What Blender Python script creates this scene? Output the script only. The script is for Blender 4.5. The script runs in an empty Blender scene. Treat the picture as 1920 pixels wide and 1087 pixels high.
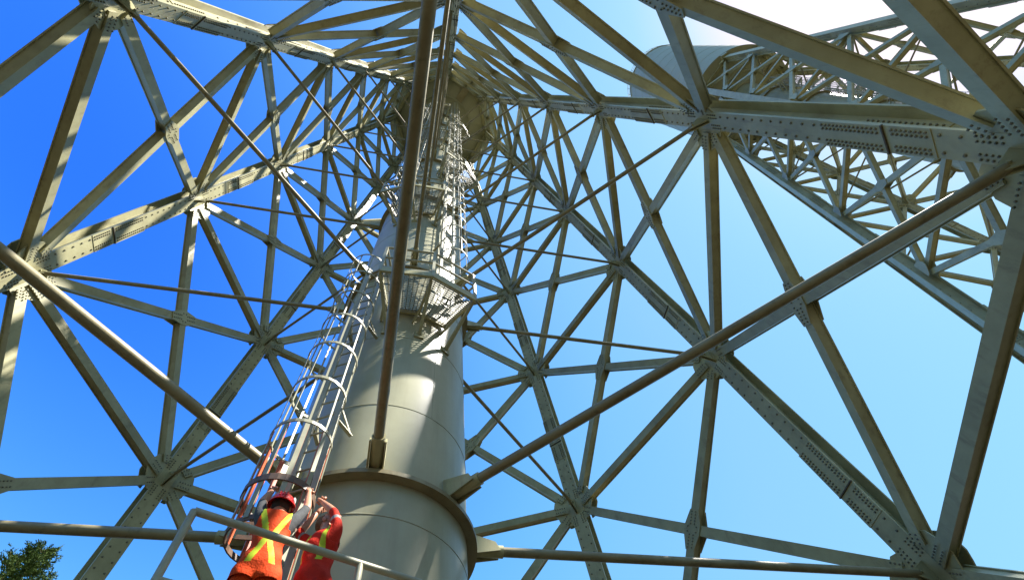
import bpy, math, random
from mathutils import Vector as V, Matrix
random.seed(7)
R_ = math.radians
S = 0.78            # metres per drawing unit
ZG = 16.1           # ground lies this far (drawing units) below the reference level
def W(p): return V((p[0]*S, p[1]*S, (p[2]+ZG)*S))
scn = bpy.context.scene
col = scn.collection

# ------------------------------------------------------------------ camera
CX = (5.60082, -5.14175, -14.01)
yaw, el, roll = 1.95629321, 1.12306937, -0.22619481
fw = V((math.cos(el)*math.cos(yaw), math.cos(el)*math.sin(yaw), math.sin(el)))
rt = fw.cross(V((0, 0, 1))).normalized(); up = rt.cross(fw)
rt, up = math.cos(roll)*rt+math.sin(roll)*up, -math.sin(roll)*rt+math.cos(roll)*up
cd = bpy.data.cameras.new('camera'); cam = bpy.data.objects.new('camera', cd); col.objects.link(cam)
M = Matrix.Identity(4)
for i in range(3):
    M[i][0] = rt[i]; M[i][1] = up[i]; M[i][2] = -fw[i]; M[i][3] = W(CX)[i]
cam.matrix_world = M
cd.sensor_width = 36; cd.lens = 978.68/1920*36; cd.clip_start = 0.05; cd.clip_end = 6000
scn.camera = cam

# ------------------------------------------------------------------ sky and sun
SUN_AZ, SUN_EL = R_(21.5), R_(53.6)
w = bpy.data.worlds.new("World"); scn.world = w; w.use_nodes = True
SKY_GAIN = (1, 1, 1)
nt = w.node_tree; bg = nt.nodes['Background']
sky = nt.nodes.new('ShaderNodeTexSky'); sky.sky_type = 'NISHITA'; sky.sun_disc = False
sky.sun_elevation = SUN_EL; sky.sun_rotation = math.pi/2-SUN_AZ
sky.air_density = 1.0; sky.dust_density = .9; sky.ozone_density = 2.0; sky.altitude = 100
sp_ = nt.nodes.new('ShaderNodeSeparateColor'); cb_ = nt.nodes.new('ShaderNodeCombineColor')
nt.links.new(sky.outputs[0], sp_.inputs[0])
def mth(op, a, v):
    n = nt.nodes.new('ShaderNodeMath'); n.operation = op; nt.links.new(a, n.inputs[0])
    if hasattr(v, 'links'): nt.links.new(v, n.inputs[1])
    else: n.inputs[1].default_value = v
    return n.outputs[0]
# deep blue, strongly saturated clear sky: a tone curve per channel over the physical sky
CURVES = (((0, 0), (.03, .014), (.042, .027), (.048, .055), (.087, .185), (.109, .24), (.162, .30), (.40, .37), (.70, .44), (1.4, .66), (2.4, 1.0), (7, 1.25)),
          ((0, 0), (.19, .14), (.22, .19), (.25, .30), (.342, .53), (.40, .61), (.50, .665), (.79, .75), (.95, .79), (1.6, .92), (2.4, 1.02), (7, 1.25)), None)
for i_, (gam, k_) in enumerate(((1.9, .34), (1.30, .80), (.9, 2.5))):
    v_ = mth('MULTIPLY', mth('POWER', sp_.outputs[i_], gam), k_*.2153)
    if CURVES[i_]:
        u_ = mth('DIVIDE', v_, mth('ADD', v_, 1.0))
        rp = nt.nodes.new('ShaderNodeValToRGB'); rp.color_ramp.interpolation = 'LINEAR'
        pts_ = CURVES[i_]; el_ = rp.color_ramp.elements
        for q_, (x_, y_) in enumerate(pts_):
            e_ = el_[0] if q_ == 0 else (el_[-1] if q_ == len(pts_)-1 else el_.new(x_/(1+x_)))
            e_.position = x_/(1+x_)
        for q_, (x_, y_) in enumerate(pts_): el_[q_].color = (y_/1.25,)*3+(1,)
        nt.links.new(u_, rp.inputs[0]); o_ = mth('MULTIPLY', rp.outputs[0], 6.19)
    else: o_ = mth('MULTIPLY', mth('MINIMUM', v_, 1.15), 4.955)
    nt.links.new(o_, cb_.inputs[i_])
nt.links.new(cb_.outputs[0], bg.inputs[0])
bg.inputs[1].default_value = 0.06
sd = bpy.data.lights.new('sun', 'SUN'); sd.energy = 5.0; sd.angle = R_(0.53); sd.color = (1, .95, .88)
so = bpy.data.objects.new('sun', sd); col.objects.link(so)
sdir = V((math.cos(SUN_EL)*math.cos(SUN_AZ), math.cos(SUN_EL)*math.sin(SUN_AZ), math.sin(SUN_EL)))
so.rotation_euler = sdir.to_track_quat('Z', 'Y').to_euler()
scn.view_settings.view_transform = 'Standard'; scn.view_settings.look = 'None'
scn.view_settings.gamma = 1; scn.view_settings.exposure = 1.75
scn.cycles.max_bounces = 8

# ------------------------------------------------------------------ materials
def mat(name, c1, c2=None, rough=.5, scale=3, bump=0, metal=0, streak=None, spec=.5, fine=None, vary=0):
    m = bpy.data.materials.new(name); m.use_nodes = True; t = m.node_tree; b = t.nodes['Principled BSDF']
    b.inputs['Roughness'].default_value = rough; b.inputs['Metallic'].default_value = metal
    b.inputs['Specular IOR Level'].default_value = spec
    c2 = c2 or tuple(x*.85 for x in c1)
    tc = t.nodes.new('ShaderNodeTexCoord')
    n = t.nodes.new('ShaderNodeTexNoise'); n.inputs['Scale'].default_value = scale; n.inputs['Detail'].default_value = 8
    n.inputs['Roughness'].default_value = .65
    t.links.new(tc.outputs['Object'], n.inputs['Vector'])
    r = t.nodes.new('ShaderNodeValToRGB'); r.color_ramp.elements[0].position = .35; r.color_ramp.elements[1].position = .65
    r.color_ramp.elements[0].color = (*c1, 1); r.color_ramp.elements[1].color = (*c2, 1)
    t.links.new(n.outputs['Fac'], r.inputs[0]); out = r.outputs[0]
    if streak:
        mp = t.nodes.new('ShaderNodeMapping'); mp.inputs['Scale'].default_value = streak[1]
        n2 = t.nodes.new('ShaderNodeTexNoise'); n2.inputs['Scale'].default_value = 1; n2.inputs['Detail'].default_value = 9
        n2.inputs['Roughness'].default_value = .72
        t.links.new(tc.outputs['Object'], mp.inputs[0]); t.links.new(mp.outputs[0], n2.inputs['Vector'])
        r2 = t.nodes.new('ShaderNodeValToRGB'); r2.color_ramp.elements[0].position = streak[2]; r2.color_ramp.elements[1].position = streak[3]
        r2.color_ramp.elements[0].color = (0, 0, 0, 1); r2.color_ramp.elements[1].color = (streak[4],)*3+(1,)
        t.links.new(n2.outputs['Fac'], r2.inputs[0])
        mx = t.nodes.new('ShaderNodeMix'); mx.data_type = 'RGBA'
        t.links.new(r2.outputs[0], mx.inputs[0]); t.links.new(out, mx.inputs[6]); mx.inputs[7].default_value = (*streak[0], 1)
        out = mx.outputs[2]
    if vary:          # each piece of steel weathered a little differently
        oi = t.nodes.new('ShaderNodeObjectInfo'); mr = t.nodes.new('ShaderNodeMapRange')
        mr.inputs['To Min'].default_value = 1-vary; mr.inputs['To Max'].default_value = 1+vary
        t.links.new(oi.outputs['Random'], mr.inputs['Value'])
        vm = t.nodes.new('ShaderNodeVectorMath'); vm.operation = 'SCALE'; t.links.new(out, vm.inputs[0]); t.links.new(mr.outputs[0], vm.inputs['Scale']); out = vm.outputs[0]
    t.links.new(out, b.inputs['Base Color'])
    if bump:
        n3 = t.nodes.new('ShaderNodeTexNoise'); n3.inputs['Scale'].default_value = fine or scale*6; n3.inputs['Detail'].default_value = 6
        t.links.new(tc.outputs['Object'], n3.inputs['Vector'])
        bp = t.nodes.new('ShaderNodeBump'); bp.inputs['Strength'].default_value = bump; bp.inputs['Distance'].default_value = .02
        t.links.new(n3.outputs['Fac'], bp.inputs['Height']); t.links.new(bp.outputs[0], b.inputs['Normal'])
    return m
PAINT = mat('sage_paint', (.385, .367, .205), (.275, .255, .132), .42, 1.3, .06, streak=((.15, .11, .055), (5, 5, 1.2), .54, .76, .75), vary=.13)
PIPE = mat('pipe_paint', (.27, .24, .135), (.19, .155, .075), .42, 2.2, .10, streak=((.10, .078, .034), (9, 9, 9), .54, .74, .7), vary=.1)
RISER = mat('riser_paint', (.37, .36, .24), (.30, .288, .185), .36, .9, .03, streak=((.22, .20, .13), (3.6, 3.6, .22), .50, .80, .65))
TANKP = mat('tank_paint', (.38, .375, .26), (.33, .325, .215), .5, .5, .03, streak=((.24, .2, .12), (1, 1, .12), .58, .85, .5))
BOLT = mat('weathered_bolts', (.17, .165, .11), (.10, .09, .055), .6, 30)
SEAM = mat('dark_joint', (.055, .045, .03), (.09, .07, .045), .7, 20)
LADDER = mat('galvanised_paint', (.34, .33, .235), (.27, .26, .175), .4, 6, .03)
CAGEO = mat('red_primer', (.58, .115, .04), (.42, .08, .028), .55, 9, .05)
CAGED = mat('dark_primed_steel', (.075, .055, .04), (.15, .08, .045), .5, 14, .05)
CONC = mat('concrete', (.42, .40, .36), (.33, .31, .28), .9, 3, .3)
GROUND = mat('gravel_ground', (.030, .023, .010), (.018, .014, .006), .95, .8, .5)

# ------------------------------------------------------------------ mesh builder
class MB:
    def __init__(s): s.v = []; s.f = []; s.m = []; s.sm = []
    def add(s, vs, fs, m=0, smooth=False):
        o = len(s.v); s.v.extend(vs)
        for f in fs: s.f.append([o+i for i in f]); s.m.append(m); s.sm.append(smooth)
    def prism(s, prof, o, ax, ay, az, L, m=0):
        """2-D profile in (ax, ay) at o extruded along az by L"""
        n = len(prof); o = V(o)
        a = [o+ax*x+ay*y for x, y in prof]; b = [p+az*L for p in a]
        fs = [[i, (i+1) % n, n+(i+1) % n, n+i] for i in range(n)]+[list(range(n))[::-1], list(range(n, 2*n))]
        s.add(a+b, fs, m)
    def box(s, c, ax, ay, az, hx, hy, hz, m=0):
        s.prism([(-hx, -hy), (hx, -hy), (hx, hy), (-hx, hy)], V(c)-az*hz, ax, ay, az, 2*hz, m)
    def bar(s, a, b, wd, th, nrm, m=0):
        a = V(a); b = V(b); z = (b-a); L = z.length; z = z/L; x = V(nrm).cross(z).normalized(); y = z.cross(x)
        s.prism([(-wd/2, -th/2), (wd/2, -th/2), (wd/2, th/2), (-wd/2, th/2)], a, x, y, z, L, m)
    def tube(s, a, b, r, n=12, r2=None, m=0, cap=True):
        a = V(a); b = V(b); z = (b-a).normalized(); x = z.orthogonal().normalized(); y = z.cross(x)
        r2 = r if r2 is None else r2
        vs = [a+(x*math.cos(t)+y*math.sin(t))*r for t in [2*math.pi*i/n for i in range(n)]]
        vs += [b+(x*math.cos(t)+y*math.sin(t))*r2 for t in [2*math.pi*i/n for i in range(n)]]
        s.add(vs, [[i, (i+1) % n, n+(i+1) % n, n+i] for i in range(n)], m, True)
        if cap: s.add(vs[:n], [list(range(n))[::-1]], m); s.add(vs[n:], [list(range(n))], m)
    def path(s, pts, r, n=8, m=0, closed=False):
        k = len(pts)
        for i in range(k if closed else k-1): s.tube(pts[i], pts[(i+1) % k], r, n, None, m)
    def lathe(s, prof, n=96, m=0, smooth=True, c=(0, 0), a0=0, a1=2*math.pi, close=True):
        full = abs(a1-a0-2*math.pi) < 1e-6; k = n if full else n+1
        vs = []
        for i in range(k):
            t = a0+(a1-a0)*i/n
            for r, z in prof: vs.append(V((c[0]+r*math.cos(t), c[1]+r*math.sin(t), z)))
        p = len(prof); fs = []
        for i in range(n):
            j = (i+1) % k
            for q in range(p if close else p-1):
                q2 = (q+1) % p; fs.append([i*p+q, j*p+q, j*p+q2, i*p+q2])
        s.add(vs, fs, m, smooth)
    def plate(s, poly, nrm, th, m=0):
        nrm = V(nrm).normalized(); n = len(poly); a = [V(p) for p in poly]; b = [p+nrm*th for p in a]
        s.add(a+b, [list(range(n))[::-1], list(range(n, 2*n))]+[[i, (i+1) % n, n+(i+1) % n, n+i] for i in range(n)], m)
    def bolt(s, p, nrm, r=.03, h=.03, m=1):
        nrm = V(nrm); x = nrm.orthogonal().normalized(); y = nrm.cross(x); p = V(p)
        c = [(math.cos(t), math.sin(t)) for t in [math.pi/3*i for i in range(6)]]
        a = [p+(x*i+y*j)*r for i, j in c]; b = [p+nrm*h+(x*i+y*j)*r*.72 for i, j in c]
        s.add(a+b, [[i, (i+1) % 6, 6+(i+1) % 6, 6+i] for i in range(6)]+[[6, 7, 8, 9, 10, 11]], m)
    def build(s, name, mats, parent=None, world=True, **tags):
        me = bpy.data.meshes.new(name)
        me.from_pydata([tuple(W(p)) if world else tuple(p) for p in s.v], [], s.f)
        for m in (mats if isinstance(mats, (list, tuple)) else [mats]): me.materials.append(m)
        me.polygons.foreach_set('material_index', s.m); me.polygons.foreach_set('use_smooth', s.sm)
        me.validate(); me.update()
        o = bpy.data.objects.new(name, me); col.objects.link(o)
        if parent: o.parent = parent
        for k, v in tags.items(): o[k] = v
        return o
def thing(name, label, cat, loc=(0, 0, 0), group=None):
    o = bpy.data.objects.new(name, None); col.objects.link(o); o.location = loc
    o['label'] = label; o['category'] = cat
    if group: o['group'] = group
    return o
def localise(o):
    """children were built in world space: keep them where they are under an Empty that stands at the thing's base"""
    off = o.location.copy()
    for c in o.children:
        if c.type == 'MESH':
            c.location = c.location-off

# ------------------------------------------------------------------ ground
g = MB(); N = 24; E_ = 1500
gv = []
g.add([V((x, y, 0)) for x, y in ((-E_, -E_), (E_, -E_), (E_, E_), (-E_, E_))], [[0, 1, 2, 3]])
g.build('ground', GROUND, world=False, kind='structure')

# ------------------------------------------------------------------ the lattice tower
ZL = [-7.844, 0, 7.8, 15.55, 22.74, 30.02, 36.35, 42.75]
ZB = -15.75
def Rz(z): return 10-.12957*z
def P(l, z):
    a = l*math.pi/4; return V((Rz(z)*math.cos(a), Rz(z)*math.sin(a), z))
tower = thing('surge_tower', 'nearest pale green steel lattice tower, seen from inside around its central pipe', 'water tower', (0, 0, 0), 'steel lattice water towers')

FW, FD, FT = .27, .56, .05      # leg flange half width, depth, thickness
for l in range(8):
    a = l*math.pi/4
    er = V((math.cos(a), math.sin(a), 0)); et = V((-math.sin(a), math.cos(a), 0))
    d = (P(l, 10)-P(l, 0)).normalized(); no = d.cross(et).normalized()
    if no.dot(er) < 0: no = -no
    mb = MB(); w2 = .03
    prof = [(-FW, 0), (-FW, FT), (-w2, FT), (-w2, FD-FT), (-FW, FD-FT), (-FW, FD), (FW, FD), (FW, FD-FT), (w2, FD-FT), (w2, FT), (FW, FT), (FW, 0)]
    b0 = P(l, ZB); L = (P(l, 42.9)-b0).length
    mb.prism(prof, b0, et, no, d, L)
    def on(z, s=0, n=0): return P(l, z)+et*s+no*n
    levels = [ZB]+ZL
    for i in range(len(levels)-1):
        z0, z1 = levels[i]+.9, levels[i+1]-.9
        zsp = levels[i]+(levels[i+1]-levels[i])*(.28 if i == 1 else .40)
        k = int((z1-z0)/.31)
        for q in range(k+1):
            z = z0+(z1-z0)*q/k
            if -.95 < z-zsp < 1.45: continue
            for sg in (-1, 1):
                mb.bolt(on(z, sg*.16), -no)
                if q % 2 == 0: mb.bolt(on(z, sg*w2, .28+.11*sg), et*sg, .03, .03)
    leg = mb.build('leg', [PAINT, BOLT], tower)
    for i in range(len(levels)-1):
        zsp = levels[i]+(levels[i+1]-levels[i])*(.28 if i == 1 else .40)
        sp = MB()
        sp.plate([on(zsp, -FW-.01), on(zsp, FW+.01), on(zsp+1.38, FW+.01), on(zsp+1.38, -FW-.01)], -no, .035)
        sp.plate([on(zsp, -FW-.005), on(zsp, FW+.005), on(zsp-.86, FW+.005), on(zsp-.86, -FW-.005)], -no, .016)
        sp.plate([on(zsp-.03, -FW-.015), on(zsp-.03, FW+.015), on(zsp+.0, FW+.015), on(zsp, -FW-.015)], -no, .05, 2)
        for c in range(14):
            for s_ in (-.21, -.13, .13, .21): sp.bolt(on(zsp+.1+c*.093, s_, -.035), -no, .026, .03)
        for c in range(8):
            for s_ in (-.2, -.12, .12, .2): sp.bolt(on(zsp-.18-c*.085, s_, -.016), -no, .026, .03)
        for sg in (-1, 1):
            sp.plate([on(zsp-.8, sg*w2, .1), on(zsp+.8, sg*w2, .1), on(zsp+.8, sg*w2, .46), on(zsp-.8, sg*w2, .46)], et*sg, .02)
            for c in range(14):
                for n_ in (.17, .25, .36): sp.bolt(on(zsp-.7+c*.108, sg*(w2+.02), n_), et*sg, .024, .028)
        sp.build('splice_plate', [PAINT, BOLT, SEAM], leg)
    for iz, z in enumerate(ZL):
        gp = MB(); sc = 1.0 if iz < 3 else .92
        for c in range(5):
            for s_ in (-.2, -.11, .11, .2):
                for z_ in (z+.34+c*.085, z-.34-c*.085): gp.bolt(on(z_, s_), -no, .023, .026)
        for sg in (-1, 1):
            l2 = (l+sg) % 8
            s = (P(l2, z)-P(l, z)).normalized()
            nf = d.cross(s).normalized()
            if nf.dot(er) < 0: nf = -nf
            e = P(l, z)+et*sg*(FW-.02)
            poly = [(0, .70), (.16, .72), (.50, .42), (.60, .12), (.58, -.16), (.44, -.34), (.16, -.62), (0, -.60)]
            def pl(depth, k=1): return [e+s*x*sc*k+d*y*sc*k+nf*depth for x, y in poly]
            gp.plate(pl(.012), nf, .03)
            gp.plate(pl(.36, .82), nf, .03)
            nx = ZL[iz+1] if iz+1 < len(ZL) else 49
            pv = ZL[iz-1] if iz else ZB
            for tz in (nx, z, pv):
                m_ = (P(l2, tz)-P(l, z)).normalized(); o_ = nf.cross(m_)
                st = .42 if tz == z else .50
                for c in range(5 if tz == z else 4):
                    for q in (-.075, .075): gp.bolt(P(l, z)+m_*(st+c*.085)*sc+o_*q+nf*.012, -nf, .023, .026)
        gp.build('gusset_plate', [PAINT, BOLT], leg)
    ft = MB(); f0 = P(l, -ZG+.0)
    c0 = V((f0.x, f0.y, 0))+er*.28
    for hw, za, zb in ((.95, -16.6, -15.95), (.6, -15.95, -15.75)):
        ft.prism([(-hw, -hw), (hw, -hw), (hw, hw), (-hw, hw)], (c0.x, c0.y, za), er, et, V((0, 0, 1)), zb-za, 0 if hw > .7 else 1)
    ft.build('footing', [CONC, PAINT], tower)

def memprof(h):       # boxed member with shallow recessed webs
    q = h-.028; e = h-.035
    return [(-h, -h), (h, -h), (h, -e), (q, -e), (q, e), (h, e), (h, h), (-h, h), (-h, e), (-q, e), (-q, -e), (-h, -e)]
def member(mb, a, b, nf, h, c0, c1, off):
    a = V(a)+nf*off; b = V(b)+nf*off; z = (b-a); L = z.length; z /= L
    x = nf.cross(z).normalized()
    mb.prism(memprof(h), a+z*c0, x, nf, z, L-c0-c1)
def face_n(l, z0, z1):
    A, B, Cc = P(l, z0), P((l+1) % 8, z0), P(l, z1)
    n = (B-A).cross(Cc-A).normalized()
    if n.dot(V((A.x+B.x, A.y+B.y, 0))) < 0: n = -n
    return n
rest = MB()
HM = .14
for l in range(8):
    l2 = (l+1) % 8
    for i, z in enumerate(ZL):
        nf = face_n(l, z, z+5)
        mb = MB(); member(mb, P(l, z), P(l2, z), nf, HM, .33, .33, .045+HM)
        mb.build('horizontal_beam', [PAINT, BOLT], tower)
    lv = [ZB]+ZL
    for i in range(len(lv)-1):
        z0, z1 = lv[i], lv[i+1]; nf = face_n(l, z0, z1)
        A, B, C_, D = P(l2, z0), P(l, z1), P(l, z0), P(l2, z1)
        # crossing point of the two diagonals
        w0 = (C_-A).length; w1 = (B-D).length; t = w0/(w0+w1)
        X = A.lerp(B, t)
        inner = 1 <= i <= 6
        m1 = MB() if inner else rest; m2 = MB() if inner else rest
        member(m1, A, B, nf, HM, .55, .55, .045+HM)
        member(m2, C_, X, nf, HM, .55, .20, .045+HM); member(m2, D, X, nf, HM, .55, .20, .045+HM)
        u1 = (B-A).normalized(); u2 = (D-C_).normalized()
        gm = MB() if inner else rest
        q1 = nf.cross(u1); q2 = nf.cross(u2)
        sh = [u1*.56+q1*.142, u1*.56-q1*.142, u1*-.56+q1*.142, u1*-.56-q1*.142, u1*.13+q1*.27, u1*-.13+q1*.27, u1*.13-q1*.27, u1*-.13-q1*.27]
        c_ = X
        sh.sort(key=lambda p: math.atan2(p.dot(q1), p.dot(u1)))
        for dep in (.012, .045+2*HM+.004):
            gm.plate([c_+p+nf*dep for p in sh], nf, .03)
        for u_, q_ in ((u1, q1), (u2, q2)):
            for sg in (-1, 1):
                for c in range(5 if u_ is u1 else 1):
                    for s_ in (-.07, .07): gm.bolt(c_+u_*sg*(.15+c*.085)+q_*s_+nf*.012, -nf, .022, .026)
        if inner:
            m1.build('diagonal_brace', [PAINT, BOLT], tower)
            o2 = m2.build('diagonal_brace', [PAINT, BOLT], tower)
            gm.build('centre_gusset', [PAINT, BOLT], o2)
rest.build('diagonal_brace', [PAINT, BOLT], tower, kind='stuff')

# radial struts between riser and legs
RR = 1.64
for l in range(8):
    a = l*math.pi/4; er = V((math.cos(a), math.sin(a), 0)); et = V((-math.sin(a), math.cos(a), 0)); uz = V((0, 0, 1))
    for iz, z in enumerate(ZL[:-1]):
        r = .080 if iz == 0 else .060
        q0 = er*(RR+.62)+uz*z; q1 = er*(Rz(z)-.34)+uz*z
        mb = MB(); mb.tube(q0, q1, r, 16)
        st = mb.build('radial_strut', PIPE, tower)
        e = MB(); e.tube(er*(RR+.03)+uz*z, q0+er*.02, r*1.28, 16)
        for sg in (-1, 1):
            wd = r*1.28+.002
            e.plate([er*(RR+.01)+et*sg*wd+uz*(z-.16), er*(RR+.01)+et*sg*wd+uz*(z+.26), er*(RR+.5)+et*sg*wd+uz*(z+.10), er*(RR+.58)+et*sg*wd+uz*(z-.06)], et*sg, .022)
        e.build('end_socket', [PAINT], st)
        e = MB()
        for sg in (-.05, .028):
            e.plate([er*(Rz(z)+.03)+et*sg+uz*(z-.28), er*(Rz(z)-.035)+et*sg+uz*(z+.28), er*(Rz(z)-.42)+et*sg+uz*(z+.07), er*(Rz(z)-.42)+et*sg+uz*(z-.07)], et, .022)
        e.tube(er*(Rz(z)-.3)+uz*z-et*.1, er*(Rz(z)-.3)+uz*z+et*.1, .03, 8)
        e.build('clevis', [PAINT], st)

# riser
ri = MB(); ri.lathe([(RR, -16.05), (RR, 42.2)], 128, close=False)
riser = ri.build('riser_pipe', RISER, tower)
for z in ZL[:-1]:
    k = MB(); t_ = .075
    k.lathe([(RR+.003, z-.16-t_), (RR+.165, z-.16-t_), (RR+.165, z-.16), (RR+.003, z-.16)], 128, smooth=False)
    k.build('stiffener_ring', PIPE, riser)
k = MB()
zz = -13.5
while zz < 41:
    k.lathe([(RR+.001, zz), (RR+.007, zz+.008), (RR+.007, zz+.022), (RR+.001, zz+.03)], 96)
    for j in range(3):
        t = R_(-15+120*j+(60 if int(zz*10) % 2 else 0)); er = V((math.cos(t), math.sin(t), 0)); et = V((-er.y, er.x, 0))
        k.prism([(-.012, -.005), (.012, -.005), (.006, .007), (-.006, .007)], er*(RR)+V((0, 0, zz+.03)), et, er, V((0, 0, 1)), 2.3)
    zz += 2.4
k.build('weld_seam', RISER, riser)

# tank
TR = 5.2
tk = MB()
tk.lathe([(1.66, 41.9), (2.8, 42.25), (2.8, 42.1), (2.95, 42.1), (2.95, 42.42), (4.6, 43.0), (TR, 43.1), (TR+.1, 43.1), (TR+.1, 43.3), (TR, 43.3), (TR, 65.6), (TR+.1, 65.6), (TR+.1, 65.8), (TR, 65.8), (3, 66.7), (.2, 67.3)], 128, close=False, smooth=False)
tank = tk.build('water_tank', TANKP, tower)
k = MB()
for j in range(24):
    t = R_(15*j+7); er = V((math.cos(t), math.sin(t), 0)); et = V((-er.y, er.x, 0))
    k.bar(er*2.96+V((0, 0, 42.42)), er*5.15+V((0, 0, 43.08)), .06, .03, V((0, 0, 1)))
for zz in (46.1, 49, 51.9, 54.8, 57.7, 60.6, 63.5):
    k.lathe([(TR+.001, zz), (TR+.016, zz+.01), (TR+.016, zz+.05), (TR+.001, zz+.06)], 96)
k.build('plate_seam', TANKP, tank)
k = MB(); t = R_(-18); er = V((math.cos(t), math.sin(t), 0)); et = V((-er.y, er.x, 0))
k.prism([(-.34, -.28), (.34, -.28), (.34, 0), (-.34, 0)], er*2.97+V((0, 0, 42.4)), et, V((0, 0, 1)), (er*1+V((0, 0, .32))).normalized(), 2.0)
for q in (.0, .66, 1.32, 1.9):
    k.prism([(-.37, -.31), (.37, -.31), (.37, 0), (-.37, 0)], er*(2.97+q*.95)+V((0, 0, 42.4+q*.31)), et, V((0, 0, 1)), (er*1+V((0, 0, .32))).normalized(), .05)
k.build('underside_duct', PIPE, tank)
k = MB(); n = 40
for j in range(n):
    t = 2*math.pi*j/n; er = V((math.cos(t), math.sin(t), 0)); t2 = 2*math.pi*(j+1)/n; e2 = V((math.cos(t2), math.sin(t2), 0))
    k.tube(er*5.22+V((0, 0, 65.8)), er*5.22+V((0, 0, 67.2)), .03, 6)
    for h in (66.5, 67.2): k.tube(er*5.22+V((0, 0, h)), e2*5.22+V((0, 0, h)), .026, 6)
k.build('roof_railing', LADDER, tank)
for l in range(8):
    k = MB(); a = l*math.pi/4; er = V((math.cos(a), math.sin(a), 0)); et = V((-er.y, er.x, 0))
    k.box(er*4.78+V((0, 0, 42.85)), er, et, V((0, 0, 1)), .5, .34, .22)
    k.build('leg_seat', PAINT, tank)

# service platforms round the riser
def polar(r, t, z): return V((r*math.cos(t), r*math.sin(t), z))
def platform(z, corners, parent=tower):
    RO, RI = 2.76, 1.72
    fr = MB(); gr = MB(); rl = MB(); br = MB()
    cs = [R_(c) for c in corners]
    uz = V((0, 0, 1))
    for i in range(len(cs)-1):
        a, b = cs[i], cs[i+1]
        A, B, Ai, Bi = polar(RO, a, z), polar(RO, b, z), polar(RI, a, z), polar(RI, b, z)
        fr.bar(A-uz*.06, B-uz*.06, .05, .20, uz); fr.bar(Ai-uz*.06, Bi-uz*.06, .05, .16, uz)
        mid = (A+B)/2; nrm = V((mid.x, mid.y, 0)).normalized(); s = (B-A).normalized(); Lf = (B-A).length
        n = int((RO-RI)/.048)
        for q in range(1, n):
            f = q/n; p0 = Ai.lerp(A, f); p1 = Bi.lerp(B, f)
            gr.bar(p0+uz*.0, p1+uz*.0, .009, .045, uz)
        for q in range(1, 9):
            f = q/9; gr.bar(Ai.lerp(Bi, f)+uz*.012, A.lerp(B, f)+uz*.012, .014, .018, uz)
        for h in (.7, 1.36): rl.tube(A+uz*h, B+uz*h, .03, 8)
        rl.bar(A+uz*.09, B+uz*.09, .012, .14, uz)
    for i, c in enumerate(cs):
        A, Ai = polar(RO, c, z), polar(RI, c, z)
        fr.bar(Ai-uz*.06, A-uz*.06, .05, .17, uz)
        rl.bar(A-uz*.1, A+uz*1.38, .07, .05, V((math.cos(c), math.sin(c), 0)))
        foot = polar(RR+.02, c+.05, z-.98)
        br.bar(polar(RO-.12, c, z-.13), foot, .09, .07, V((-math.sin(c), math.cos(c), 0)))
        br.bar(polar(RO-.75, c, z-.13), polar(RR+.02, c-.06, z-.5), .07, .05, V((-math.sin(c), math.cos(c), 0)))
        br.box(foot, V((math.cos(c), math.sin(c), 0)), V((-math.sin(c), math.cos(c), 0)), uz, .025, .11, .11)
    for e in (cs[0], cs[-1]):
        for h in (.7, 1.36): rl.tube(polar(RI+.05, e, z+h), polar(RO, e, z+h), .03, 8)
    o = fr.build('service_platform', PAINT, parent)
    gr.build('grating', LADDER, o); rl.build('railing', LADDER, o); br.build('bracket', PAINT, o)
    return o
platform(-2.7, [-59, -34, -9.5])
platform(5.4, [-81, -57, -32])
platform(12.9, [-32, -8, 16])
platform(20.4, [-82, -58, -34])
platform(27.6, [-31, -7, 17])
platform(35, [-82, -58, -34])

def ladder(az, z0, z1, zc0, zc1, parent=tower, hoop_step=1.05):
    t = R_(az); er = V((math.cos(t), math.sin(t), 0)); et = V((-er.y, er.x, 0)); uz = V((0, 0, 1)); RL = 2.06; hw = .2
    lb = MB()
    for sg in (-1, 1): lb.bar(er*RL+et*sg*hw+uz*z0, er*RL+et*sg*hw+uz*z1, .05, .095, et)
    z = z0+.2
    while z < z1: lb.tube(er*RL-et*hw+uz*z, er*RL+et*hw+uz*z, .017, 6); z += .385
    z = z0+1.2
    while z < z1:
        for sg in (-1, 1):
            lb.bar(er*RL+et*sg*hw+uz*z, er*(RR+.02)+et*sg*(hw+.08)+uz*z, .06, .02, uz)
            lb.bar(er*RL+et*sg*hw+uz*(z+.35), er*(RR+.03)+et*sg*(hw+.08)+uz*z, .05, .02, et)
        z += 3.1
    o = lb.build('ladder', LADDER, parent)
    cg = MB(); cage(cg, er, et, RL, hw, zc0, zc1, hoop_step)
    cg.build('safety_cage', LADDER, o)
    return o
def arcpts(er, et, RL, hw, z, n=20, rad=.42):
    c = er*(RL+.33); th0 = math.pi-math.asin(hw/rad)
    th0 = math.pi-math.asin(min(1, hw/rad))
    pts = [er*RL+et*hw]
    for i in range(n+1):
        th = th0*(1-2*i/n)*.995
        pts.append(c+er*math.cos(th)*rad+et*math.sin(th)*rad)
    pts.append(er*RL-et*hw)
    return [p+V((0, 0, z)) for p in pts]
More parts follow.
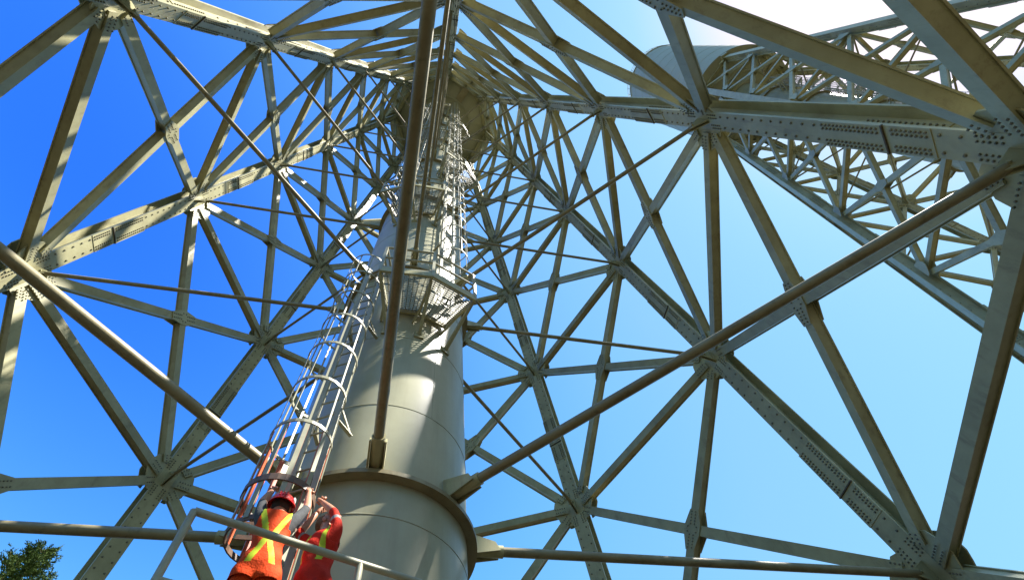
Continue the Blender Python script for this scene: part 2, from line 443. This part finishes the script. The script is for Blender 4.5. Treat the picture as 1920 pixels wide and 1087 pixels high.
def strip(mb, pts, wd, th, m=0):
    """flat bar bent on edge: height wd (vertical), thickness th"""
    n = len(pts); uz = V((0, 0, 1)); vs = []
    for i, p in enumerate(pts):
        a = pts[max(0, i-1)]; b = pts[min(n-1, i+1)]; tdir = (b-a).normalized(); s = tdir.cross(uz).normalized()
        vs += [p+s*th/2-uz*wd/2, p-s*th/2-uz*wd/2, p-s*th/2+uz*wd/2, p+s*th/2+uz*wd/2]
    fs = []
    for i in range(n-1):
        for q in range(4):
            fs.append([4*i+q, 4*i+(q+1) % 4, 4*i+4+(q+1) % 4, 4*i+4+q])
    fs += [[0, 1, 2, 3], [4*n-1, 4*n-2, 4*n-3, 4*n-4]]
    mb.add(vs, fs, m)
def vbars(er, et, RL):
    c = er*(RL+.33)
    return [(c+er*math.cos(a)*.405+et*math.sin(a)*.405, er*math.cos(a)+et*math.sin(a)) for a in [R_(x) for x in (-118, -78, -39, 0, 39, 78, 118)]]
def cage(mb, er, et, RL, hw, z0, z1, step):
    z = z0
    while z <= z1+.01: strip(mb, arcpts(er, et, RL, hw, z), .06, .016); z += step
    for p, nn in vbars(er, et, RL): mb.bar(p+V((0, 0, z0)), p+V((0, 0, z1)), .032, .012, nn)
LAZ = -71
ladder(LAZ, -11.45, -1.2, -8.0, -1.7)
ladder(-18, -2.6, 14.2, -.3, 14.0)
ladder(-70, 5.4, 21.7, 7.7, 21.5)
ladder(-18, 12.9, 29, 15.2, 28.8)
ladder(-70, 20.4, 36.4, 22.7, 36.2)
ladder(-18, 27.6, 41.8, 29.9, 41.6)

# second tower: a copy of the first with copies of all its parts
def copy_tree(o, parent=None):
    c = o.copy(); col.objects.link(c); c.parent = parent
    for ch in list(o.children): copy_tree(ch, c)
    return c
t2 = copy_tree(tower)
t2.location = (27.92*S, 16.05*S, -.3*S)
t2['label'] = 'farther steel lattice tower with its tank, seen beyond the bolted beams at upper right'

# ------------------------------------------------------------------ bottom cage section held by the two workers
t = R_(LAZ); er = V((math.cos(t), math.sin(t), 0)); et = V((-er.y, er.x, 0)); uz = V((0, 0, 1)); RL = 2.06
cs = thing('cage_section', 'loose bottom hoop of the ladder cage with reddish bars, held up by both workers', 'cage section', tuple(W(er*(RL+.33)+uz*-9.55)))
def child(mb, name, m, root, **kw):
    o = mb.build(name, m, root, **kw); o.location = -root.location; return o
for z, wd, r_ in ((-9.05, .095, .425), (-9.62, .07, .40)):
    mb = MB(); strip(mb, arcpts(er, et, RL, .2, z, 24, r_), wd, .02); child(mb, 'hoop', CAGED, cs)
cc = er*(RL+.33)
for z in (-9.24, -9.43):
    mb = MB(); mb.bar(cc-et*.40+uz*z, er*(RL+.02)+et*.22+uz*z, .06, .02, uz.cross(et)); child(mb, 'cross_bar', CAGED, cs)
for i, (p, nn) in enumerate(vbars(er, et, RL)):
    lo = -9.62 if i not in (5, 6) else -10.35
    mb = MB(); mb.bar(p+nn*.008+uz*-8.03, p+nn*.008+uz*lo, .062, .009, nn, 1); mb.bar(p-nn*.006+uz*-8.02, p-nn*.006+uz*lo, .066, .010, nn, 0)
    child(mb, 'upright_bar', [CAGEO, LADDER], cs)

# ------------------------------------------------------------------ working platform below the men
A = V((1.59, -3.47, 0)); B_ = V((3.15, .10, 0)); dr = (B_-A).normalized(); nn = V((-dr.y, dr.x, 0))
wp = thing('work_platform', 'low access platform with a cream pipe railing, the two workers standing on it', 'platform', tuple(W((1.6, -2.2, -ZG))))
ZD = -11.85; ZT = -10.5
mb = MB()
for i in range(10):
    p0 = A+nn*(.02+i*.2); mb.bar(p0+uz*(ZD-.03)+nn*.09, p0+dr*(B_-A).length+uz*(ZD-.03)+nn*.09, .185, .05, uz)
mb.bar(A+uz*(ZD-.15), B_+uz*(ZD-.15), .06, .2, uz.cross(dr)); mb.bar(A+nn*2.0+uz*(ZD-.15), B_+nn*2.0+uz*(ZD-.15), .06, .2, uz.cross(dr))
child(mb, 'deck', LADDER, wp)
mb = MB(); Lr = (B_-A).length
for f in (0, .395, .8, 1): mb.tube(A+dr*Lr*f+uz*ZD, A+dr*Lr*f+uz*(ZT), .034, 10)
mb.tube(A+uz*ZT, B_+uz*ZT, .034, 12); mb.tube(A+uz*(ZT-.64), B_+uz*(ZT-.64), .03, 12)
mb.bar(A+uz*(ZD+.1), B_+uz*(ZD+.1), .13, .012, nn)
for q in (A,): mb.tube(q+uz*ZT-dr*.0, q+uz*ZT+dr*.001, .036, 12)
child(mb, 'railing', LADDER, wp)
for q in (A, A+nn*2.0, B_, B_+nn*2.0):
    mb = MB(); mb.tube(q+uz*(ZD-.2), q+uz*(-ZG+.05), .06, 12); mb.box(q+uz*(-ZG+.03), V((1, 0, 0)), V((0, 1, 0)), uz, .2, .2, .03); child(mb, 'support_post', PAINT, wp)

# ------------------------------------------------------------------ people
SKIN = mat('skin', (.46, .22, .13), (.40, .18, .10), .5, 20, spec=.4)
SHIRT = mat('grey_cotton', (.06, .065, .068), (.035, .038, .04), .9, 14, .25)
ORANGE = mat('orange_fabric', (.66, .065, .008), (.52, .045, .006), .8, 9, .3, spec=.15)
RED = mat('red_fabric', (.52, .025, .010), (.40, .018, .008), .8, 9, .3, spec=.15)
YEL = mat('lime_tape', (.42, .50, .02), (.36, .43, .02), .6, 12, spec=.2)
GREYT = mat('grey_tape', (.25, .25, .23), (.2, .2, .19), .4, 12)
HAT = mat('red_hard_hat', (.62, .015, .012), (.52, .012, .010), .22, 4)
HAIR = mat('fair_hair', (.22, .11, .04), (.13, .06, .02), .7, 60, .3)
DARKH = mat('dark_hair', (.02, .015, .012), (.03, .02, .015), .7, 60, .3)
BOOT = mat('brown_boots', (.06, .035, .02), (.04, .025, .015), .6, 12)
WHITE = mat('white_sticker', (.7, .7, .68), (.6, .6, .58), .4, 12)
def skinned(pts, edges, radii, sub=2, root=0):
    me = bpy.data.meshes.new('tmp'); me.from_pydata([tuple(p) for p in pts], edges, []); o = bpy.data.objects.new('tmp', me); col.objects.link(o)
    m = o.modifiers.new('s', 'SKIN'); m.use_smooth_shade = True
    for v, r in zip(me.skin_vertices[0].data, radii): v.radius = r if isinstance(r, tuple) else (r, r)
    me.skin_vertices[0].data[root].use_root = True
    sb = o.modifiers.new('d', 'SUBSURF'); sb.levels = sub; sb.render_levels = sub
    dg = bpy.context.evaluated_depsgraph_get(); ev = o.evaluated_get(dg); em = ev.to_mesh()
    vs = [v.co.copy() for v in em.vertices]; fs = [list(f.vertices) for f in em.polygons]
    ev.to_mesh_clear(); bpy.data.objects.remove(o); bpy.data.meshes.remove(me)
    return vs, fs
def ball(mb, c, r, ax, m=0, n=12):
    """ellipsoid, ax = three axis vectors, r = three radii"""
    vs = []; c = V(c)
    for i in range(n+1):
        a = math.pi*i/n
        for j in range(n*2):
            b = math.pi*j/n
            vs.append(c+ax[0]*r[0]*math.sin(a)*math.cos(b)+ax[1]*r[1]*math.sin(a)*math.sin(b)+ax[2]*r[2]*math.cos(a))
    k = 2*n; mb.add(vs, [[i*k+j, i*k+(j+1) % k, (i+1)*k+(j+1) % k, (i+1)*k+j] for i in range(n) for j in range(k)], m, True)
def person(label, head, fwd, face, smid, hip, feet_z, hands, elb, kind):
    """head, smid, hip: points in metres; hands = (left, right) wrist-to-knuckle points; elb = elbow outward pushes"""
    fwd = V((*fwd, 0)).normalized(); rgt = V((fwd.y, -fwd.x, 0)); face = V(face).normalized()
    head, smid, hip = V(head), V(smid), V(hip); K = .90       # figure built a little large, then scaled about the head
    feet_z = head.z+(feet_z-head.z)/K; hands = [head+(V(h)-head)/K for h in hands]
    base = V((hip.x, hip.y, feet_z))
    zz = V((0, 0, 1))
    chest = smid.lerp(hip, .34)-fwd*.005; waist = smid.lerp(hip, .72)
    nb = smid+zz*.045; nk = nb.lerp(head, .42)
    hb = head-face*.01-zz*.035; ht = head+zz*.045
    pts = [hip, waist, chest, smid, nb, nk, hb, ht]; rad = [(.130, .102), (.122, .098), (.136, .106), (.104, .086), (.068, .064), (.053, .053), (.072, .084), (.074, .088)]
    ed = [(i, i+1) for i in range(7)]
    seg = {}
    for si, sg in ((0, -1), (1, 1)):
        sh = smid+rgt*sg*.148+zz*.03; hd = V(hands[si]); full = hd-sh; L = full.length
        el = sh+full*.50+V(elb[si]); wr = hd
        i0 = len(pts)
        pts += [sh, sh.lerp(el, .5), el, el.lerp(wr, .45), wr]; rad += [.062, .051, .042, .038, (.027, .023)]
        ed += [(3, i0), (i0, i0+1), (i0+1, i0+2), (i0+2, i0+3), (i0+3, i0+4)]
        seg[sg] = (sh, el, wr)
        hp = hip+rgt*sg*.095-zz*.06; kn = V((hp.x, hp.y, feet_z+.45*(hip.z-feet_z)/.85))+fwd*.03+rgt*sg*.03; an = V((hp.x, hp.y, feet_z+.09))-fwd*.01+rgt*sg*.05
        toe = an+fwd*.17-zz*.045
        i0 = len(pts); pts += [hp, hp.lerp(kn, .5), kn, kn.lerp(an, .4), an, toe]; rad += [.10, .09, .068, .064, .052, (.045, .035)]
        ed += [(0, i0)]+[(i0+q, i0+q+1) for q in range(5)]
    vs, fs = skinned(pts, ed, rad, 3)
    mb = MB(); upper = SHIRT if kind == 1 else RED
    # material slots: 0 skin 1 top 2 trousers 3 boots 4 hair 5 tape 6 eye
    def where(c):
        if c.z < feet_z+.14: return 3
        for sg in (-1, 1):
            sh, el, wr = seg[sg]
            d1 = el-sh; t_ = (c-sh).dot(d1)/d1.length_squared; t_c = max(0, min(1, t_)); da = (c-(sh+d1*t_c)).length
            d2 = wr-el; u_ = max(0, min(1, (c-el).dot(d2)/d2.length_squared)); db = (c-(el+d2*u_)).length
            if min(da, db) < .085 and (c.z > smid.z+.07 or t_ > .3):
                if db < da: return (1 if kind == 2 and u_ < .12 else 0)
                if kind == 1: return 1 if t_ < .92 else 0
                return 5 if .52 < t_ < .66 else 1
        if c.z > nb.z+.028: return 0
        if c.z > hip.z+.02: return 1
        return 2
    base_i = len(mb.v); mb.v.extend(vs)
    for f in fs:
        c = sum((vs[i] for i in f), V((0, 0, 0)))/len(f); mb.f.append(f); mb.m.append(where(c)); mb.sm.append(True)
    # hands: palm and five bent fingers closing on what they hold
    for si, sg in ((0, -1), (1, 1)):
        sh, el, wr = seg[sg]; d = (wr-el).normalized(); n_ = fwd-d*fwd.dot(d); n_.normalize(); b = d.cross(n_)*sg
        a0 = wr-d*.01; a1 = wr+d*.045; a2 = wr+d*.082
        vs2, fs2 = skinned([a0, a1, a2], [(0, 1), (1, 2)], [(.026, .024), (.036, .018), (.038, .014)], 2); mb.add(vs2, fs2, 0, True)
        k0 = a2
        for q, (ln) in enumerate((.92, 1.05, 1.0, .8)):
            s0 = k0+b*(-.033+.022*q)
            c = [s0-d*.012, s0+d*.026*ln+n_*.008, s0+d*.040*ln+n_*.032, s0+d*.024*ln+n_*.052, s0+d*.006+n_*.050]
            v3, f3 = skinned(c, [(i, i+1) for i in range(4)], [.0105, .0098, .0092, .0085, .0072], 1); mb.add(v3, f3, 0, True)
        th = a0+d*.02-b*.028
        c = [th, th+d*.025-b*.022+n_*.012, th+d*.045-b*.02+n_*.034, th+d*.058-b*.008+n_*.046]
        v3, f3 = skinned(c, [(i, i+1) for i in range(3)], [.0145, .0125, .0105, .0085], 1); mb.add(v3, f3, 0, True)
    # face
    up_ = (zz-face*zz.dot(face)).normalized(); side = face.cross(up_)
    hc = head
    ball(mb, hc+face*.012+up_*.01, (.077, .094, .108), (side, face, up_), 0, 12)
    ball(mb, hc+face*.045-up_*.075, (.045, .045, .035), (side, face, up_), 0, 8)
    ball(mb, hc+face*.108-up_*.012, (.012, .020, .026), (side, face, up_), 0, 8)
    ball(mb, hc+face*.095-up_*.052, (.024, .012, .006), (side, face, up_), 7, 8)
    for sg in (-1, 1):
        ball(mb, hc+face*.090+side*sg*.032+up_*.018, (.013, .010, .008), (side, face, up_), 6, 8)
        ball(mb, hc+face*.094+side*sg*.032+up_*.036, (.020, .008, .005), (side, face, up_), 4, 8)
        ball(mb, hc-face*.0+side*sg*.084-up_*.005, (.012, .022, .034), (side, face, up_), 0, 8)
    shift = base
    mb.v = [p-shift for p in mb.v]
    LIP = mat('lips', (.35, .12, .09)); EYE = mat('eyes', (.05, .04, .04), None, .2)
    o = mb.build('person', [SKIN, upper, ORANGE if kind == 1 else RED, BOOT, DARKH if kind == 1 else HAIR, GREYT, EYE, LIP], None, world=False)
    o.location = head+(shift-head)*K; o.scale = (K, K, K); o['label'] = label; o['category'] = 'person'
    # vest: shell over the torso with crossed lime tape
    vb = MB(); keep = {}
    vs, fs = skinned(pts, ed, rad, 5)
    me = bpy.data.meshes.new('t'); me.from_pydata([tuple(v) for v in vs], [], fs); me.update()
    nr = [v.normal.copy() for v in me.vertices]; bpy.data.meshes.remove(me)
    zt = smid.z+.075; zb = hip.z-.14
    for f in fs:
        c = sum((vs[i] for i in f), V((0, 0, 0)))/len(f)
        axis = hip.lerp(smid, max(0, min(1, (c.z-hip.z)/(smid.z-hip.z)))); rel = c-axis; s_ = rel.dot(rgt); fr = rel.dot(fwd)
        lim = .19 if c.z < smid.z-.10 else .125
        if not (zb < c.z < zt) or abs(s_) > lim or (c-nk).length < .085: continue
        h = (c.z-zb)/(zt-zb)          # 0 hem .. 1 shoulder
        if fr < 0:  band = abs(abs(s_)-(.012+.115*abs(h-.50)/.5)) < .023 and h > .16
        else: band = abs(abs(s_)-.085) < .022
        if kind == 2: band = abs(abs(s_)-(.05+.05*h)) < .019 and h > .45
        idx = []
        for i in f:
            if i not in keep:
                keep[i] = len(vb.v); wob = .004*math.sin(vs[i].z*38+vs[i].x*30+3*math.sin(vs[i].y*14))+.0025*math.sin(vs[i].y*70-vs[i].z*30)
                flare = .018*max(0, .6-(vs[i].z-zb)/(zt-zb))
                vb.v.append(vs[i]+nr[i]*(.013+wob+flare)-shift)
            idx.append(keep[i])
        vb.f.append(idx); vb.m.append(1 if band else 0); vb.sm.append(True)
    v_ = vb.build('vest', [ORANGE if kind == 1 else RED, YEL], o, world=False)
    so_ = v_.modifiers.new('thickness', 'SOLIDIFY'); so_.thickness = .006
    # head cover
    hb_ = MB(); tl = (up_*.9-face*.18+zz*.35).normalized(); x_ = side; y_ = tl.cross(x_)
    if kind == 1:
        prof = [(.142, -.004), (.140, .008), (.118, .010), (.113, .043), (.098, .081), (.064, .110), (.026, .123), (.0005, .125)]
        n = 40; ctr = hc+tl*.012-shift; vs4 = []
        for j in range(n):
            a = 2*math.pi*j/n
            for q, (r, z) in enumerate(prof):
                k_ = 1+(.16*max(0, math.cos(a))**3 if q < 3 else 0)
                vs4.append(ctr+(-y_*math.cos(a)*1.10*k_+x_*math.sin(a)*.92)*r+tl*z)
        p_ = len(prof)
        hb_.add(vs4, [[j*p_+q, ((j+1) % n)*p_+q, ((j+1) % n)*p_+q+1, j*p_+q+1] for j in range(n) for q in range(p_-1)], 0, True)
        for s0 in (-.03, 0, .03):
            hb_.path([ctr+x_*s0+(-y_)*(math.cos(a)*.132)+tl*(math.sin(a)*.134+.0) for a in [R_(q) for q in range(25, 156, 10)]], .006, 6)
        ball(hb_, ctr+x_*.104-y_*.02+tl*.05, (.012, .035, .03), (x_, y_, tl), 1, 8)
        h_ = hb_.build('hard_hat', [HAT, WHITE], o, world=False)
        h_.modifiers.new('thickness', 'SOLIDIFY').thickness = .004
        hr = MB(); ball(hr, hc-face*.02-up_*.0-shift, (.085, .092, .10), (side, face, up_), 0, 14); hr.build('hair', DARKH, o, world=False)
    else:
        ball(hb_, hc-face*.034+up_*.022-shift, (.086, .090, .108), (side, face, up_), 0, 20)
        rr_ = random.Random(5)
        hb_.v = [p_+V([rr_.uniform(-.005, .005) for _ in range(3)]) for p_ in hb_.v]
        hb_.build('hair', HAIR, o, world=False)
    return o
FZ = (ZD+ZG)*S
person('worker in red hard hat and grey shirt, back turned, lime stripes crossed on orange vest', (0.985, -1.945, 5.085), (-.78, .625), (-.66, .60, .12),
       (1.06, -1.99, 4.835), (1.09, -2.00, 4.36), FZ, ((0.775, -1.955, 5.41), (0.985, -1.725, 5.42)), ((.0, -.045, -.02), (.055, .03, -.03)), 1)
person('bareheaded worker in a red coverall, face lifted, both hands raised to a cage bar', (1.25, -1.61, 4.985), (-.12, 1.0), (.75, .15, .42),
       (1.33, -1.69, 4.71), (1.35, -1.71, 4.26), FZ, ((1.075, -1.635, 5.19), (1.13, -1.66, 5.27)), ((-.09, -.08, -.07), (.08, -.01, -.02)), 2)

# ------------------------------------------------------------------ conifer beyond the tower
BARK = mat('bark', (.20, .13, .08), (.12, .08, .05), .9, 8, .4)
NEED = mat('needles', (.10, .15, .03), (.05, .085, .015), .7, 1.5, spec=.25)
def conifer(loc, H, label):
    rr = random.Random(11); root = thing('conifer_tree', label, 'tree', loc)
    tb = MB(); n = 14; lean = V((.012, -.01, 0))
    ax_ = lambda z: V((.25*math.sin(z*.31), .2*math.sin(z*.23+1), z))
    for i in range(n): tb.tube(ax_(H*i/n), ax_(H*(i+1)/n), .34*(1-i/n)+.02, 10, .34*(1-(i+1)/n)+.02)
    nb = MB(); br = MB()
    z = H*.16
    while z < H-.1:
        f = (H-z)/H
        for k in range(4 if f > .3 else 5):
            a = rr.uniform(0, 6.283); L = (.35+min(7.5*f**.8, 5.2))*rr.uniform(.55, 1.1); d = V((math.cos(a), math.sin(a), 0))
            rise = rr.uniform(.10, .5) if f < .25 else rr.uniform(-.15, .25)
            pts = [ax_(z)+d*L*t_+V((0, 0, L*(rise*t_+.25*t_*t_))) for t_ in (0, .33, .66, 1)]
            for q in range(3): br.tube(pts[q], pts[q+1], .03*(1-q/3.4)*(.5+f), 5, .03*(1-(q+1)/3.4)*(.5+f), cap=False)
            near = z > H*.62
            nt_ = int(L*(21 if near else 8))
            for _ in range(nt_):
                t_ = rr.uniform(.12, 1)**.8; p = pts[0].lerp(pts[3], t_)+V((0, 0, -.25*L*rise*0))
                p = ax_(z)+d*L*t_+V((0, 0, L*(rise*t_+.25*t_*t_)))
                sd_ = V((-d.y, d.x, 0))*rr.choice((-1, 1)); tw = (d*rr.uniform(.2, .9)+sd_*rr.uniform(.3, 1)+V((0, 0, rr.uniform(-.1, .7)))).normalized()
                tl_ = rr.uniform(.18, .5)*(1.15-t_*.5)
                for q in range(12 if near else 4):
                    c = p+tw*tl_*q/(12 if near else 4); nd = (tw*.6+V((rr.uniform(-1, 1), rr.uniform(-1, 1), rr.uniform(-.4, 1)))).normalized(); ln = rr.uniform(.06, .13)*(1 if near else 2.3)
                    s1 = nd.orthogonal().normalized()*.018*(1 if near else 3.5)
                    nb.add([c-s1, c+s1, c+nd*ln+s1*.4, c+nd*ln-s1*.4], [[0, 1, 2, 3]], 0)
        z += .16+.34*f
    tb.build('trunk', BARK, root, world=False); br.build('branches', BARK, root, world=False); nb.build('foliage', NEED, root, world=False)
    return root
D_ = 34; az_ = R_(167.3)
conifer((CX[0]*S+math.cos(az_)*D_, CX[1]*S+math.sin(az_)*D_, 0), 1.63+D_*math.tan(R_(32.9)), 'dark green conifer whose top shows at the lower left below a steel strut')

# unseen ring of conifers, added to block low sky light from the undersides
wd = MB(); rr = random.Random(3)
for i in range(150):
    a = rr.uniform(0, 6.283); r_ = rr.uniform(66, 92); H = rr.uniform(17, 25); bx_, by_ = r_*math.cos(a), r_*math.sin(a)
    wd.tube((bx_, by_, -.2), (bx_, by_, H*.9), .25, 6, .05, m=1)
    for q in range(330):
        z = H*(.08+.92*rr.random()**1.15); Rr = (H-z)*.24*rr.uniform(.25, 1.05)+.1; b = rr.uniform(0, 6.283)
        c = V((bx_+Rr*math.cos(b), by_+Rr*math.sin(b), z)); d = V((math.cos(b), math.sin(b), rr.uniform(-.5, .4))).normalized(); e = d.cross(V((rr.uniform(-.4, .4), rr.uniform(-.4, .4), 1))).normalized()
        sz = rr.uniform(.45, 1.0); wd.add([c-d*sz*.6-e*sz*.5, c+d*sz*.8-e*sz*.15, c+d*sz*.8+e*sz*.15, c-d*sz*.6+e*sz*.5], [[0, 1, 2, 3]])
wd.build('sky_blocking_woods', [NEED, BARK], world=False, kind='stuff', label='unseen conifers added round the clearing to block low sky light')
